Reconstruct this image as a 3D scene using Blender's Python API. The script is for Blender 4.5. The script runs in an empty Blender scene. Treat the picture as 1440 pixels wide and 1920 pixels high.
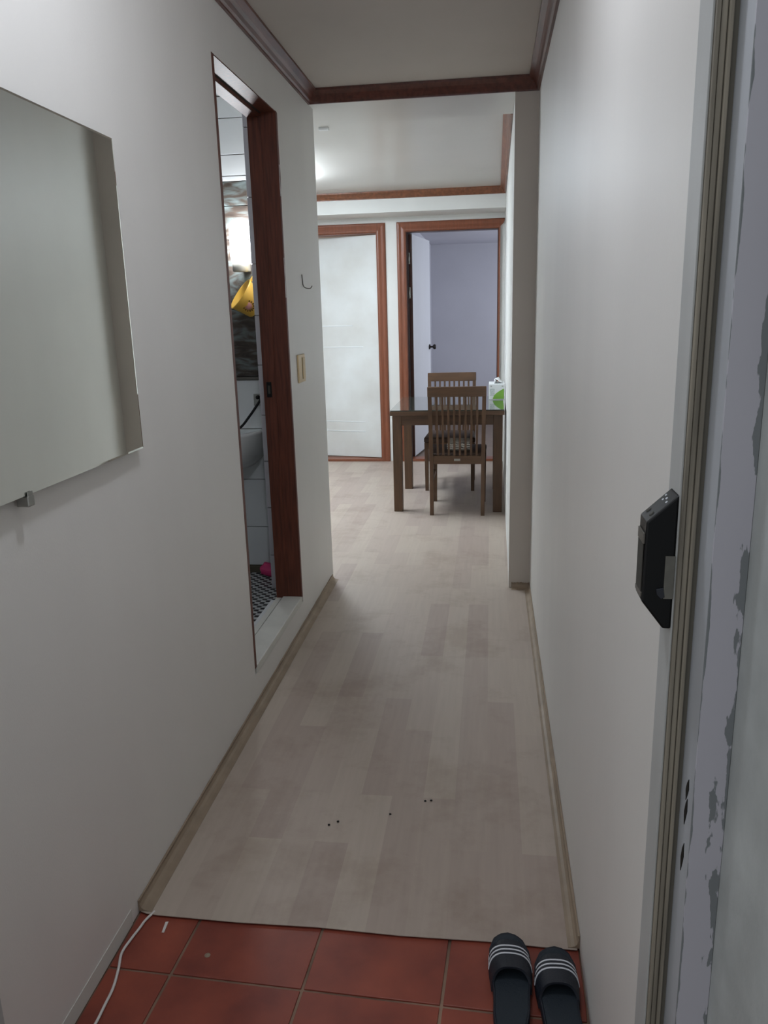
import bpy, bmesh, math, random
from mathutils import Vector, Matrix, Euler
random.seed(7)
S = bpy.context.scene
COL = S.collection

# ------------------------------------------------------------------ camera
F_PX, YAW, PITCH, ROLL, H = 1478.79, 0.13660599, 0.24814828, -0.02665342, 1.43
fw = Vector((-math.sin(YAW) * math.cos(PITCH), math.cos(YAW) * math.cos(PITCH), -math.sin(PITCH)))
r0 = Vector((math.cos(YAW), math.sin(YAW), 0)); u0 = r0.cross(fw)
cr, sr = math.cos(ROLL), math.sin(ROLL)
rt = r0 * cr + u0 * sr; up = -r0 * sr + u0 * cr
cam = bpy.data.cameras.new('camera'); co = bpy.data.objects.new('camera', cam); COL.objects.link(co)
co.matrix_world = Matrix(((rt.x, up.x, -fw.x, 0), (rt.y, up.y, -fw.y, 0), (rt.z, up.z, -fw.z, H), (0, 0, 0, 1)))
cam.sensor_fit = 'VERTICAL'; cam.sensor_height = 24.0; cam.lens = F_PX / 1920 * 24.0
cam.clip_start = 0.02
S.camera = co

# ------------------------------------------------------------------ world, lights, exposure
W_STRENGTH = 0.66
E_HALL, E_LIVING, E_BATH = 98.0, 44.0, 80.0
P_ROOM = 29.0
w = bpy.data.worlds.new('world'); S.world = w; w.use_nodes = True
bg = w.node_tree.nodes['Background']; bg.inputs[0].default_value = (0.90, 0.95, 1.0, 1); bg.inputs[1].default_value = W_STRENGTH
S.view_settings.view_transform = 'Standard'; S.view_settings.look = 'None'
S.view_settings.gamma = 1.0; S.view_settings.use_curve_mapping = False
S.view_settings.exposure = 0.0
def area(name, loc, rot, sx, sy, power, col):
    l = bpy.data.lights.new(name, 'AREA'); l.shape = 'RECTANGLE'; l.size = sx; l.size_y = sy; l.energy = power; l.color = col
    o = bpy.data.objects.new(name, l); o.location = loc; o.rotation_euler = rot; COL.objects.link(o); return o
# daylight from the window in the side wall of the far room
area('window_light', (1.72, 8.9, 1.4), (0, math.radians(90), 0), 1.1, 1.2, P_ROOM, (0.84, 0.90, 1.0))
# unseen fill light, added to brighten the room behind the ajar door
area('storeroom_fill', (-2.2, 8.7, 2.36), (0, 0, 0), 0.4, 0.4, 14.0, (1.0, 0.93, 0.86))

# ------------------------------------------------------------------ helpers
def lin(c):
    return tuple(((v / 255) / 12.92 if v / 255 <= 0.04045 else (((v / 255) + 0.055) / 1.055) ** 2.4) for v in c) + (1,)
def N(nt, t, **k):
    n = nt.nodes.new(t)
    for a, b in k.items(): setattr(n, a, b)
    return n
def mat(name, rgb, rough=0.5, var=0.0, vscale=8.0, stretch=(1, 1, 1), bump=0.0, bscale=200.0, metal=0.0, spec=0.5, rgb2=None, emit=None, estr=0.0, coat=0.0, trans=0.0, detail=4.0):
    m = bpy.data.materials.new(name); m.use_nodes = True; nt = m.node_tree; p = nt.nodes['Principled BSDF']
    p.inputs['Base Color'].default_value = lin(rgb); p.inputs['Roughness'].default_value = rough
    p.inputs['Metallic'].default_value = metal; p.inputs['Specular IOR Level'].default_value = spec
    p.inputs['Coat Weight'].default_value = coat; p.inputs['Transmission Weight'].default_value = trans
    if emit: p.inputs['Emission Color'].default_value = lin(emit); p.inputs['Emission Strength'].default_value = estr
    tc = N(nt, 'ShaderNodeTexCoord'); mp = N(nt, 'ShaderNodeMapping'); mp.inputs['Scale'].default_value = stretch
    nt.links.new(tc.outputs['Object'], mp.inputs[0])
    if var or rgb2:
        nz = N(nt, 'ShaderNodeTexNoise'); nz.inputs['Scale'].default_value = vscale; nz.inputs['Detail'].default_value = detail
        nt.links.new(mp.outputs[0], nz.inputs['Vector'])
        rp = N(nt, 'ShaderNodeValToRGB')
        c2 = rgb2 or tuple(max(0, c * (1 - var)) for c in rgb)
        rp.color_ramp.elements[0].color = lin(c2); rp.color_ramp.elements[1].color = lin(rgb)
        rp.color_ramp.elements[0].position = 0.3; rp.color_ramp.elements[1].position = 0.7
        nt.links.new(nz.outputs['Fac'], rp.inputs[0]); nt.links.new(rp.outputs[0], p.inputs['Base Color'])
    if bump:
        nb = N(nt, 'ShaderNodeTexNoise'); nb.inputs['Scale'].default_value = bscale; nb.inputs['Detail'].default_value = 3
        nt.links.new(mp.outputs[0], nb.inputs['Vector'])
        bp = N(nt, 'ShaderNodeBump'); bp.inputs['Strength'].default_value = bump; bp.inputs['Distance'].default_value = 0.002
        nt.links.new(nb.outputs['Fac'], bp.inputs['Height']); nt.links.new(bp.outputs[0], p.inputs['Normal'])
    return m
def box(bm, x0, x1, y0, y1, z0, z1, bev=0.0):
    vs = [bm.verts.new((x, y, z)) for z in (z0, z1) for y in (y0, y1) for x in (x0, x1)]
    fs = [bm.faces.new([vs[i] for i in f]) for f in ((0, 2, 3, 1), (4, 5, 7, 6), (0, 1, 5, 4), (2, 6, 7, 3), (0, 4, 6, 2), (1, 3, 7, 5))]
    if bev:
        es = list({e for f in fs for e in f.edges})
        bmesh.ops.bevel(bm, geom=es, offset=bev, segments=2, profile=0.5, affect='EDGES')
    return vs
def prism(bm, pts, axis, a0, a1, bev=0.0):
    """extrude a polygon of 2-D points along an axis ('x': pts are (y,z); 'y': (x,z); 'z': (x,y))"""
    def P(p, a): return {'x': (a, p[0], p[1]), 'y': (p[0], a, p[1]), 'z': (p[0], p[1], a)}[axis]
    lo = [bm.verts.new(P(p, a0)) for p in pts]; hi = [bm.verts.new(P(p, a1)) for p in pts]
    n = len(pts); fs = [bm.faces.new(lo), bm.faces.new(hi[::-1])]
    for i in range(n): fs.append(bm.faces.new((lo[i], hi[i], hi[(i + 1) % n], lo[(i + 1) % n])))
    bmesh.ops.recalc_face_normals(bm, faces=fs)
    if bev:
        bmesh.ops.bevel(bm, geom=list({e for f in fs for e in f.edges}), offset=bev, segments=2, profile=0.5, affect='EDGES')
def strips(bm, lines, close=False, caps=True):
    """skin a list of polylines (profile point k gives polyline k)"""
    V = [[bm.verts.new(p) for p in l] for l in lines]; n = len(lines); fs = []
    for k in range(n if close else n - 1):
        a, b = V[k], V[(k + 1) % n]
        for i in range(len(a) - 1): fs.append(bm.faces.new((a[i], a[i + 1], b[i + 1], b[i])))
    if close and caps:
        fs.append(bm.faces.new([v[0] for v in V])); fs.append(bm.faces.new([v[-1] for v in V][::-1]))
    bmesh.ops.recalc_face_normals(bm, faces=fs)
def lathe(bm, prof, seg=32, M=None):
    rings = []
    for (r, z) in prof:
        if r < 1e-5: rings.append([bm.verts.new((0, 0, z))])
        else: rings.append([bm.verts.new((r * math.cos(2 * math.pi * i / seg), r * math.sin(2 * math.pi * i / seg), z)) for i in range(seg)])
    fs = []
    for a, b in zip(rings, rings[1:]):
        for i in range(seg):
            j = (i + 1) % seg
            q = [a[i % len(a)], a[j % len(a)], b[j % len(b)], b[i % len(b)]]
            q = list(dict.fromkeys(q))
            if len(q) > 2: fs.append(bm.faces.new(q))
    bmesh.ops.recalc_face_normals(bm, faces=fs)
    for f in fs: f.smooth = True
    if M is not None: bmesh.ops.transform(bm, matrix=M, verts=[v for r in rings for v in r])
def tube(bm, pts, rad, seg=8):
    pts = [Vector(p) for p in pts]; rings = []
    for i, p in enumerate(pts):
        t = (pts[min(i + 1, len(pts) - 1)] - pts[max(i - 1, 0)]).normalized()
        a = t.cross(Vector((0.31, 0.17, 0.93))).normalized(); b = t.cross(a)
        rings.append([bm.verts.new(p + rad * (a * math.cos(2 * math.pi * k / seg) + b * math.sin(2 * math.pi * k / seg))) for k in range(seg)])
    fs = []
    for a, b in zip(rings, rings[1:]):
        for k in range(seg): fs.append(bm.faces.new((a[k], a[(k + 1) % seg], b[(k + 1) % seg], b[k])))
    for f in fs: f.smooth = True
    fs += [bm.faces.new(rings[0]), bm.faces.new(rings[-1][::-1])]
    bmesh.ops.recalc_face_normals(bm, faces=fs)
def smooth_path(pts, n=6):
    pts = [Vector(p) for p in pts]; out = []
    for i in range(len(pts) - 1):
        p0, p1, p2, p3 = pts[max(i - 1, 0)], pts[i], pts[i + 1], pts[min(i + 2, len(pts) - 1)]
        for k in range(n):
            t = k / n
            out.append(0.5 * ((2 * p1) + (p2 - p0) * t + (2 * p0 - 5 * p1 + 4 * p2 - p3) * t * t + (3 * p1 - p0 - 3 * p2 + p3) * t ** 3))
    return out + [pts[-1]]
def obj(name, bm, m, parent=None, smooth=False, label=None, kind=None):
    """link a bmesh (world coordinates, or the parent's when local) as one object; a parent's location is subtracted"""
    me = bpy.data.meshes.new(name)
    o = bpy.data.objects.new(name, me); COL.objects.link(o)
    if parent is not None:
        o.parent = parent
        t = parent
        off = Vector((0, 0, 0))
        while t is not None:
            off += t.location; t = t.parent
        if not parent.get('_local'): bmesh.ops.translate(bm, vec=-off, verts=bm.verts)
    if smooth:
        for f in bm.faces: f.smooth = True
    bm.to_mesh(me); bm.free(); me.materials.append(m)
    if label: o['label'] = label
    if kind: o['kind'] = kind
    return o
def B(*a, **k):
    bm = bmesh.new(); box(bm, *a, **k); return bm
def tag(o, label, cat, group=None, kind=None):
    o['label'] = label; o['category'] = cat
    if group: o['group'] = group
    if kind: o['kind'] = kind
    return o
def thing(name, label, cat, loc=(0, 0, 0), group=None, kind=None, local=False):
    o = bpy.data.objects.new(name, None); COL.objects.link(o); o.location = loc; o.empty_display_size = 0.05
    if local: o['_local'] = 1
    return tag(o, label, cat, group, kind)

# ------------------------------------------------------------------ materials
WALLC = (222, 219, 214)
M_wall = mat('wallpaper', WALLC, 0.45, var=0.025, vscale=3, stretch=(1, 1, 0.4), bump=0.12, bscale=420, spec=0.5)
M_wall2 = mat('wallpaper_living', (226, 226, 222), 0.6, var=0.02, vscale=3, bump=0.0, spec=0.35)
M_ceil = mat('ceiling_paper', (205, 197, 189), 0.7, var=0.03, vscale=2, bump=0.15, bscale=300, spec=0.3)
M_ceil2 = mat('ceiling_paper_living', (210, 207, 200), 0.30, var=0.03, vscale=1.4, bump=0.05, bscale=60, spec=0.5)
M_bed = mat('wallpaper_lavender', (194, 194, 203), 0.7, var=0.03, vscale=2, spec=0.3)
M_bed2 = mat('wallpaper_pinkish', (214, 204, 198), 0.7, var=0.03, vscale=2, spec=0.3)
M_crown = mat('crown_wood', (104, 58, 47), 0.32, var=0.3, vscale=14, stretch=(4, 0.5, 4), bump=0.05, bscale=80, spec=0.5)
M_casing = mat('casing_wood', (134, 78, 54), 0.38, var=0.12, vscale=14, stretch=(5, 5, 0.5), spec=0.5)
M_jamb = mat('jamb_wood', (108, 58, 42), 0.5, var=0.3, vscale=20, stretch=(5, 5, 0.35), spec=0.35)
M_white = mat('white_paint', (224, 227, 227), 0.4, var=0.02, vscale=4, spec=0.45)
M_sill = mat('sill_paint', (214, 213, 206), 0.45, var=0.06, vscale=9, spec=0.4)
M_grout = mat('grout', (158, 130, 110), 0.9, var=0.4, vscale=5, rgb2=(84, 64, 52))
M_terra = mat('terracotta', (150, 74, 56), 0.42, var=0.35, vscale=7, rgb2=(116, 54, 44), bump=0.15, bscale=60, spec=0.45)
M_skirt = mat('vinyl_skirt', (156, 138, 118), 0.5, var=0.12, vscale=12, spec=0.4)
M_steel = mat('frame_grey', (182, 183, 181), 0.5, var=0.08, vscale=12, stretch=(1, 1, 0.3), spec=0.4)
M_gasket = mat('gasket_beige', (156, 148, 133), 0.6, var=0.35, vscale=30, stretch=(3, 3, 0.12), spec=0.35)
M_gap = mat('gasket_dark', (60, 58, 52), 0.8)
M_outer = mat('outer_wall_paint', (182, 186, 184), 0.62, var=0.12, vscale=10, bump=0.3, bscale=90, spec=0.4)
M_black = mat('black_plastic', (5, 6, 8), 0.4, spec=0.3)
M_black2 = mat('dark_plastic', (40, 42, 50), 0.3, spec=0.5)
M_metal = mat('brushed_metal', (170, 170, 165), 0.35, metal=1.0, var=0.1, vscale=40)
M_dull = mat('dull_metal', (110, 106, 100), 0.5, metal=0.7)
M_walnut = mat('walnut_wood', (98, 71, 50), 0.4, var=0.2, vscale=12, stretch=(4, 4, 0.5), spec=0.45)
M_walnut_h = mat('walnut_wood_across', (98, 71, 50), 0.4, var=0.2, vscale=12, stretch=(0.5, 4, 4), spec=0.45)
M_seat = mat('seat_vinyl', (70, 51, 41), 0.62, var=0.2, vscale=20, spec=0.4)
M_glasstop = mat('tinted_glass', (58, 62, 56), 0.05, spec=0.9, coat=0.6)
M_tilew = mat('white_tile', (226, 229, 230), 0.18, var=0.02, vscale=5, spec=0.5)
M_tileg = mat('tile_grout', (120, 118, 116), 0.9)
M_cer = mat('ceramic', (232, 234, 234), 0.12, spec=0.6)
M_yel = mat('yellow_plastic', (248, 200, 86), 0.35, spec=0.5)
M_pink = mat('pink_plastic', (214, 60, 120), 0.4, spec=0.5)
M_pinkp = mat('pink_print', (226, 160, 150), 0.5)
M_brownp = mat('brown_print', (110, 60, 30), 0.5)
M_ivory = mat('ivory_plastic', (214, 190, 148), 0.4, var=0.05, vscale=6)
M_navy = mat('navy_rubber', (26, 30, 40), 0.55, spec=0.4, bump=0.3, bscale=300)
M_navy2 = mat('navy_insole', (34, 42, 50), 0.65, spec=0.35, bump=0.5, bscale=250)
M_stripe = mat('white_stripe', (214, 216, 222), 0.5)
M_cord = mat('white_cord', (212, 208, 204), 0.45)
M_green = mat('green_print', (126, 176, 66), 0.5)
M_card = mat('white_card', (230, 232, 232), 0.55)
M_cardg = mat('grey_print', (170, 180, 176), 0.55, rgb2=(230, 232, 232), vscale=160)
M_tissue = mat('tissue_paper', (240, 240, 240), 0.8)
M_slab = mat('concrete', (120, 116, 110), 0.9, var=0.2, vscale=6)

# mirror: silvered glass
M_mirror = mat('mirror_silver', (236, 238, 232), 0.015, metal=1.0, spec=0.5)
M_mirror_edge = mat('mirror_edge_glass', (120, 128, 126), 0.15, spec=0.7)

# printed vinyl planks
M_vinyl = bpy.data.materials.new('vinyl_planks'); M_vinyl.use_nodes = True
nt = M_vinyl.node_tree; p = nt.nodes['Principled BSDF']
tc = N(nt, 'ShaderNodeTexCoord'); mp = N(nt, 'ShaderNodeMapping'); mp.inputs['Rotation'].default_value = (0, 0, math.radians(90))
br = N(nt, 'ShaderNodeTexBrick'); br.inputs['Scale'].default_value = 1.0; br.inputs['Brick Width'].default_value = 0.62; br.inputs['Row Height'].default_value = 0.095
br.inputs['Mortar Size'].default_value = 0.0; br.offset = 0.37; br.offset_frequency = 2
br.inputs['Color1'].default_value = lin((182, 169, 156)); br.inputs['Color2'].default_value = lin((168, 152, 142)); br.inputs['Bias'].default_value = -0.15
nt.links.new(tc.outputs['Object'], mp.inputs[0]); nt.links.new(mp.outputs[0], br.inputs[0])
mg = N(nt, 'ShaderNodeMapping'); mg.inputs['Scale'].default_value = (60, 4, 1); nt.links.new(tc.outputs['Object'], mg.inputs[0])
ng = N(nt, 'ShaderNodeTexNoise'); ng.inputs['Scale'].default_value = 1.0; ng.inputs['Detail'].default_value = 5; nt.links.new(mg.outputs[0], ng.inputs['Vector'])
mx = N(nt, 'ShaderNodeMix', data_type='RGBA', blend_type='MULTIPLY'); mx.inputs['Factor'].default_value = 1.0
rg = N(nt, 'ShaderNodeValToRGB'); rg.color_ramp.elements[0].color = (0.88, 0.87, 0.86, 1); rg.color_ramp.elements[1].color = (1.06, 1.06, 1.06, 1)
nt.links.new(ng.outputs['Fac'], rg.inputs[0]); nt.links.new(br.outputs['Color'], mx.inputs['A']); nt.links.new(rg.outputs[0], mx.inputs['B'])
# scuffs and foot dirt
ns = N(nt, 'ShaderNodeTexNoise'); ns.inputs['Scale'].default_value = 2.6; ns.inputs['Detail'].default_value = 8; ns.inputs['Roughness'].default_value = 0.7
nt.links.new(tc.outputs['Object'], ns.inputs['Vector'])
rs = N(nt, 'ShaderNodeValToRGB'); rs.color_ramp.elements[0].position = 0.36; rs.color_ramp.elements[1].position = 0.5
rs.color_ramp.elements[0].color = (0.86, 0.83, 0.81, 1); rs.color_ramp.elements[1].color = (1, 1, 1, 1)
nt.links.new(ns.outputs['Fac'], rs.inputs[0])
mx2 = N(nt, 'ShaderNodeMix', data_type='RGBA', blend_type='MULTIPLY'); mx2.inputs['Factor'].default_value = 1.0
nt.links.new(mx.outputs['Result'], mx2.inputs['A']); nt.links.new(rs.outputs[0], mx2.inputs['B']); nt.links.new(mx2.outputs['Result'], p.inputs['Base Color'])
p.inputs['Roughness'].default_value = 0.48; p.inputs['Specular IOR Level'].default_value = 0.4

# peeling frame paint: worn bands near the two edges (x measured in the mesh)
def peel_mat(name, x0, x1):
    m = bpy.data.materials.new(name); m.use_nodes = True; nt = m.node_tree; p = nt.nodes['Principled BSDF']
    tc = N(nt, 'ShaderNodeTexCoord'); sp = N(nt, 'ShaderNodeSeparateXYZ'); nt.links.new(tc.outputs['Object'], sp.inputs[0])
    def edge(xe, wdt):
        a = N(nt, 'ShaderNodeMath', operation='SUBTRACT'); nt.links.new(sp.outputs['X'], a.inputs[0]); a.inputs[1].default_value = xe
        b = N(nt, 'ShaderNodeMath', operation='ABSOLUTE'); nt.links.new(a.outputs[0], b.inputs[0])
        c = N(nt, 'ShaderNodeMath', operation='DIVIDE'); nt.links.new(b.outputs[0], c.inputs[0]); c.inputs[1].default_value = wdt
        return c
    e0, e1 = edge(x0, 0.003), edge(x1, 0.016)
    mn = N(nt, 'ShaderNodeMath', operation='MINIMUM'); nt.links.new(e0.outputs[0], mn.inputs[0]); nt.links.new(e1.outputs[0], mn.inputs[1])
    mp = N(nt, 'ShaderNodeMapping'); mp.inputs['Scale'].default_value = (60, 60, 14); nt.links.new(tc.outputs['Object'], mp.inputs[0])
    nz = N(nt, 'ShaderNodeTexNoise'); nz.inputs['Scale'].default_value = 1.0; nz.inputs['Detail'].default_value = 5; nt.links.new(mp.outputs[0], nz.inputs['Vector'])
    ad = N(nt, 'ShaderNodeMath', operation='MULTIPLY_ADD'); nt.links.new(mn.outputs[0], ad.inputs[0]); ad.inputs[1].default_value = 0.24
    nt.links.new(nz.outputs['Fac'], ad.inputs[2])
    rp = N(nt, 'ShaderNodeValToRGB'); rp.color_ramp.interpolation = 'LINEAR'
    rp.color_ramp.elements[0].position = 0.54; rp.color_ramp.elements[1].position = 0.555
    rp.color_ramp.elements[0].color = lin((122, 126, 128)); rp.color_ramp.elements[1].color = lin((184, 182, 190))
    nt.links.new(ad.outputs[0], rp.inputs[0]); nt.links.new(rp.outputs[0], p.inputs['Base Color'])
    p.inputs['Roughness'].default_value = 0.5; return m
M_peel = peel_mat('peeling_paint', 0.2375, 0.275)

# marble wall tile
M_marble = bpy.data.materials.new('marble_tile'); M_marble.use_nodes = True
nt = M_marble.node_tree; p = nt.nodes['Principled BSDF']
tc = N(nt, 'ShaderNodeTexCoord'); mp = N(nt, 'ShaderNodeMapping'); mp.inputs['Rotation'].default_value = (0, math.radians(35), 0); mp.inputs['Scale'].default_value = (8, 8, 24)
nt.links.new(tc.outputs['Object'], mp.inputs[0])
n1 = N(nt, 'ShaderNodeTexNoise'); n1.inputs['Scale'].default_value = 1.0; n1.inputs['Detail'].default_value = 8; n1.inputs['Distortion'].default_value = 1.2
nt.links.new(mp.outputs[0], n1.inputs['Vector'])
rp = N(nt, 'ShaderNodeValToRGB'); cr_ = rp.color_ramp
cr_.elements[0].position = 0.3; cr_.elements[0].color = lin((40, 32, 27)); cr_.elements[1].position = 0.72; cr_.elements[1].color = lin((112, 122, 122))
e = cr_.elements.new(0.45); e.color = lin((66, 56, 49)); e = cr_.elements.new(0.55); e.color = lin((86, 90, 88))
nt.links.new(n1.outputs['Fac'], rp.inputs[0]); nt.links.new(rp.outputs[0], p.inputs['Base Color']); p.inputs['Roughness'].default_value = 0.5

# black and white striped cushion cloth
M_zebra = bpy.data.materials.new('striped_cloth'); M_zebra.use_nodes = True
nt = M_zebra.node_tree; p = nt.nodes['Principled BSDF']; tc = N(nt, 'ShaderNodeTexCoord')
wv = N(nt, 'ShaderNodeTexWave'); wv.inputs['Scale'].default_value = 22; wv.inputs['Distortion'].default_value = 5; wv.inputs['Detail Scale'].default_value = 1.5; wv.bands_direction = 'Z'
nt.links.new(tc.outputs['Object'], wv.inputs['Vector'])
rp = N(nt, 'ShaderNodeValToRGB'); rp.color_ramp.elements[0].position = 0.14; rp.color_ramp.elements[1].position = 0.24
rp.color_ramp.elements[0].color = lin((40, 36, 34)); rp.color_ramp.elements[1].color = lin((222, 218, 208))
nt.links.new(wv.outputs['Fac'], rp.inputs[0]); nt.links.new(rp.outputs[0], p.inputs['Base Color']); p.inputs['Roughness'].default_value = 0.85

M_lampglass = mat('lit_lamp_glass', (255, 255, 255), 0.3, emit=(245, 250, 255), estr=E_BATH)
M_halllamp = mat('lit_hall_lamp', (255, 255, 255), 0.3, emit=(236, 243, 255), estr=E_HALL)
M_livlamp = mat('lit_living_lamp', (255, 255, 255), 0.3, emit=(232, 244, 255), estr=E_LIVING)

# ------------------------------------------------------------------ room shell
XL, XR, ZC = -0.855, 0.213, 2.44
YP = 3.98          # where the corridor opens into the living room
YBM = 4.405
YB = 7.60          # back wall with the two doors
D1 = (2.60, 3.375, 0.165, 2.218)   # bathroom doorway in the left wall: y0, y1, z0, z1

# floor slab (grout level) with terracotta tiles
bm = bmesh.new(); box(bm, -3.5, 2.1, -1.6, 10.5, -0.12, -0.004)
floor = obj('floor', bm, M_grout); tag(floor, 'entry floor of square terracotta tiles below the vinyl edge', 'floor', kind='structure')
def clip(poly, fn):
    out = []
    for i in range(len(poly)):
        a, b = poly[i], poly[(i + 1) % len(poly)]; fa, fb = fn(a), fn(b)
        if fa >= 0: out.append(a)
        if (fa < 0) != (fb < 0):
            t = fa / (fa - fb); out.append((a[0] + (b[0] - a[0]) * t, a[1] + (b[1] - a[1]) * t))
    return out
ang = -0.033; ca, sa = math.cos(ang), math.sin(ang); g = 0.0035
for j in range(-2, 2):
    for i in range(-2, 3):
        q = [(0.305 * i + g, 0.305 * j + g), (0.305 * (i + 1) - g, 0.305 * j + g), (0.305 * (i + 1) - g, 0.305 * (j + 1) - g), (0.305 * i + g, 0.305 * (j + 1) - g)]
        q = [(-0.398 + ca * a - sa * b, 1.374 + sa * a + ca * b) for a, b in q]
        q = [(a + (b - 1.374) * 0.02, b) for a, b in q]
        for fn in (lambda p: p[0] - XL - 0.004, lambda p: XR - 0.003 - p[0], lambda p: p[1] - 0.92, lambda p: 1.66 - p[1]):
            q = clip(q, fn)
            if len(q) < 3: break
        if len(q) < 3: continue
        area_ = abs(sum(q[k][0] * q[(k + 1) % len(q)][1] - q[(k + 1) % len(q)][0] * q[k][1] for k in range(len(q)))) / 2
        if area_ < 2e-4: continue
        bm = bmesh.new(); zt = random.uniform(-0.0006, 0.0006)
        prism(bm, q, 'z', -0.006, zt, bev=0.0012); obj('tile', bm, M_terra, floor)
bm = bmesh.new(); prism(bm, [(-0.772, 1.500), (-0.766, 1.500), (-0.769, 1.535), (-0.776, 1.533)], 'z', 0.0, 0.0012); obj('paint_fleck', bm, M_cord, floor)
bm = bmesh.new(); lathe(bm, [(0.007, 0.0), (0.006, 0.0013), (0, 0.0013)], 12, Matrix.Translation((-0.638, 1.445, 0.0))); obj('paint_fleck', bm, M_skirt, floor)

# vinyl sheet over the corridor and living room
bm = bmesh.new()
near = [(-0.849, 1.556), (-0.830, 1.550), (-0.80, 1.548), (-0.6, 1.545), (-0.4, 1.549), (-0.2, 1.543), (0.0, 1.546), (0.17, 1.541), (0.207, 1.541)]
poly = near + [(0.207, 3.975), (0.118, 3.975), (0.124, YB), (-3.29, YB), (-3.29, 4.085), (-0.849, 4.085)]
prism(bm, poly, 'z', 0.0042, 0.006)
vin = obj('floor', bm, M_vinyl); tag(vin, 'pale beige vinyl sheet printed with wood planks, corridor and dining area', 'vinyl floor', kind='structure')
def cove(name, line, nrm, label, h=0.036, wob=0.0015, y_gap=None, wd=1.0):
    """vinyl turned up the wall: polyline on the floor at the wall, nrm points into the room"""
    prof = [(0.0006, 0.0), (0.0006, 1.0), (0.0035, 1.0), (0.0045, 0.62), (0.0085, 0.32), (0.016, 0.14), (0.027, 0.05), (0.038, 0.02), (0.038, 0.0)]
    n = 40; L = []
    pts = []
    for k in range(n + 1):
        t = k / n; pts.append((line[0][0] + (line[1][0] - line[0][0]) * t, line[0][1] + (line[1][1] - line[0][1]) * t))
    wv = [random.uniform(-1, 1) for _ in range(n + 1)]
    for (d, z) in prof:
        l = []; d = d if z == 1.0 else d * wd
        for k, (x, y) in enumerate(pts):
            off = d + (0.0022 + wob * wv[k] if z == 1.0 and d > 0.002 else 0)
            if y_gap and y_gap[0] < y < y_gap[1] and z >= 0.5 and d > 0.002: off += 0.007
            l.append((x + nrm[0] * off, y + nrm[1] * off, 0.0066 + (h + wob * wv[k]) * z if z else 0.0064))
        L.append(l)
    bm = bmesh.new(); strips(bm, L, close=True); o = obj(name, bm, M_skirt, smooth=False)
    return tag(o, label, 'skirting', kind='structure')
cove('baseboard_left', ((XL, 1.556), (XL, 4.06)), (1, 0), 'upturned beige vinyl skirting along the wall with the mirror', h=0.030, wd=0.9)
cove('baseboard_right', ((XR, 1.545), (XR, 3.97)), (-1, 0), 'upturned beige vinyl skirting along the plain corridor wall', h=0.034, wd=0.7, y_gap=(2.25, 2.48))
cove('baseboard_pilaster', ((0.118, YP), (XR - 0.002, YP)), (0, -1), 'brown torn vinyl skirting at the foot of the pilaster', h=0.030, wob=0.003)

# left corridor wall with the bathroom doorway
bm = bmesh.new(); xa, xb = -0.972, XL
y0, y1, z0, z1 = D1
box(bm, xa, xb, 0.98, y0, 0, ZC); box(bm, xa, xb, y1, YP + 0.1, 0, ZC)
box(bm, xa, xb, y0, y1, z1, ZC); box(bm, xa, xb, y0, y1, 0, z0 - 0.03)
wl = obj('wall_left', bm, M_wall); tag(wl, 'cream papered corridor wall holding the mirror and bathroom doorway', 'wall', kind='structure')
wr = obj('wall_right', B(XR, 0.40, 0.955, YP + 0.001, 0, ZC), M_wall); tag(wr, 'bare pale grey papered wall beside the entry door frame', 'wall', kind='structure')
bm = bmesh.new(); prism(bm, [(0.1052, YP + 0.004), (0.40, YP + 0.004), (0.40, YB), (0.128, YB)], 'z', 0, ZC)
wp = obj('wall_living_right', bm, M_wall2); tag(wp, 'white wall beside the dining table', 'wall', kind='structure')
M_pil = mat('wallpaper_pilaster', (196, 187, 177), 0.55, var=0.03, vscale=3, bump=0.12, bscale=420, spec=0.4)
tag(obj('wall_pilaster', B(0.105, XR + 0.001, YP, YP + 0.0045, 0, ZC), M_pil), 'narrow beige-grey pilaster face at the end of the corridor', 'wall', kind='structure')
bm = bmesh.new(); box(bm, -3.4, xa, YP, YP + 0.1, 0, ZC)
tag(obj('wall_partition', bm, M_wall2), 'partition wall between bathroom and dining area', 'wall', kind='structure')
tag(obj('wall_living_left', B(-3.4, -3.3, YP + 0.1, YB, 0, ZC), M_wall2), 'hidden far side wall of the dining area', 'wall', kind='structure')
# header across the end of the corridor
bm = bmesh.new(); box(bm, XL + 0.0005, 0.1055, YP + 0.0005, YP + 0.1, 2.384, ZC); box(bm, -3.3, 0.1065, YP + 0.1, YBM, 2.384, ZC)
tag(obj('trim_1', bm, M_ceil2), 'low papered ceiling beam across the corridor end', 'beam', kind='structure')
# back wall with two openings
OA = (-1.90, -1.045, 2.142); OB = (-0.778, 0.073, 2.142)
bm = bmesh.new()
for a, b, c, d in ((-3.3, OA[0], 0, ZC), (OA[1], OB[0], 0, ZC), (OB[1], 0.13, 0, ZC), (OA[0], OA[1], OA[2], ZC), (OB[0], OB[1], OB[2], ZC)):
    box(bm, a, b, YB, YB + 0.12, c, d)
tag(obj('wall_back', bm, M_wall2), 'white back wall of the dining area with two doorways', 'wall', kind='structure')
tag(obj('trim_2', B(-3.3, 0.127, 7.235, YB, 2.27, ZC), M_wall2), 'boxed white soffit above the two far doors', 'soffit', kind='structure')
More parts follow.
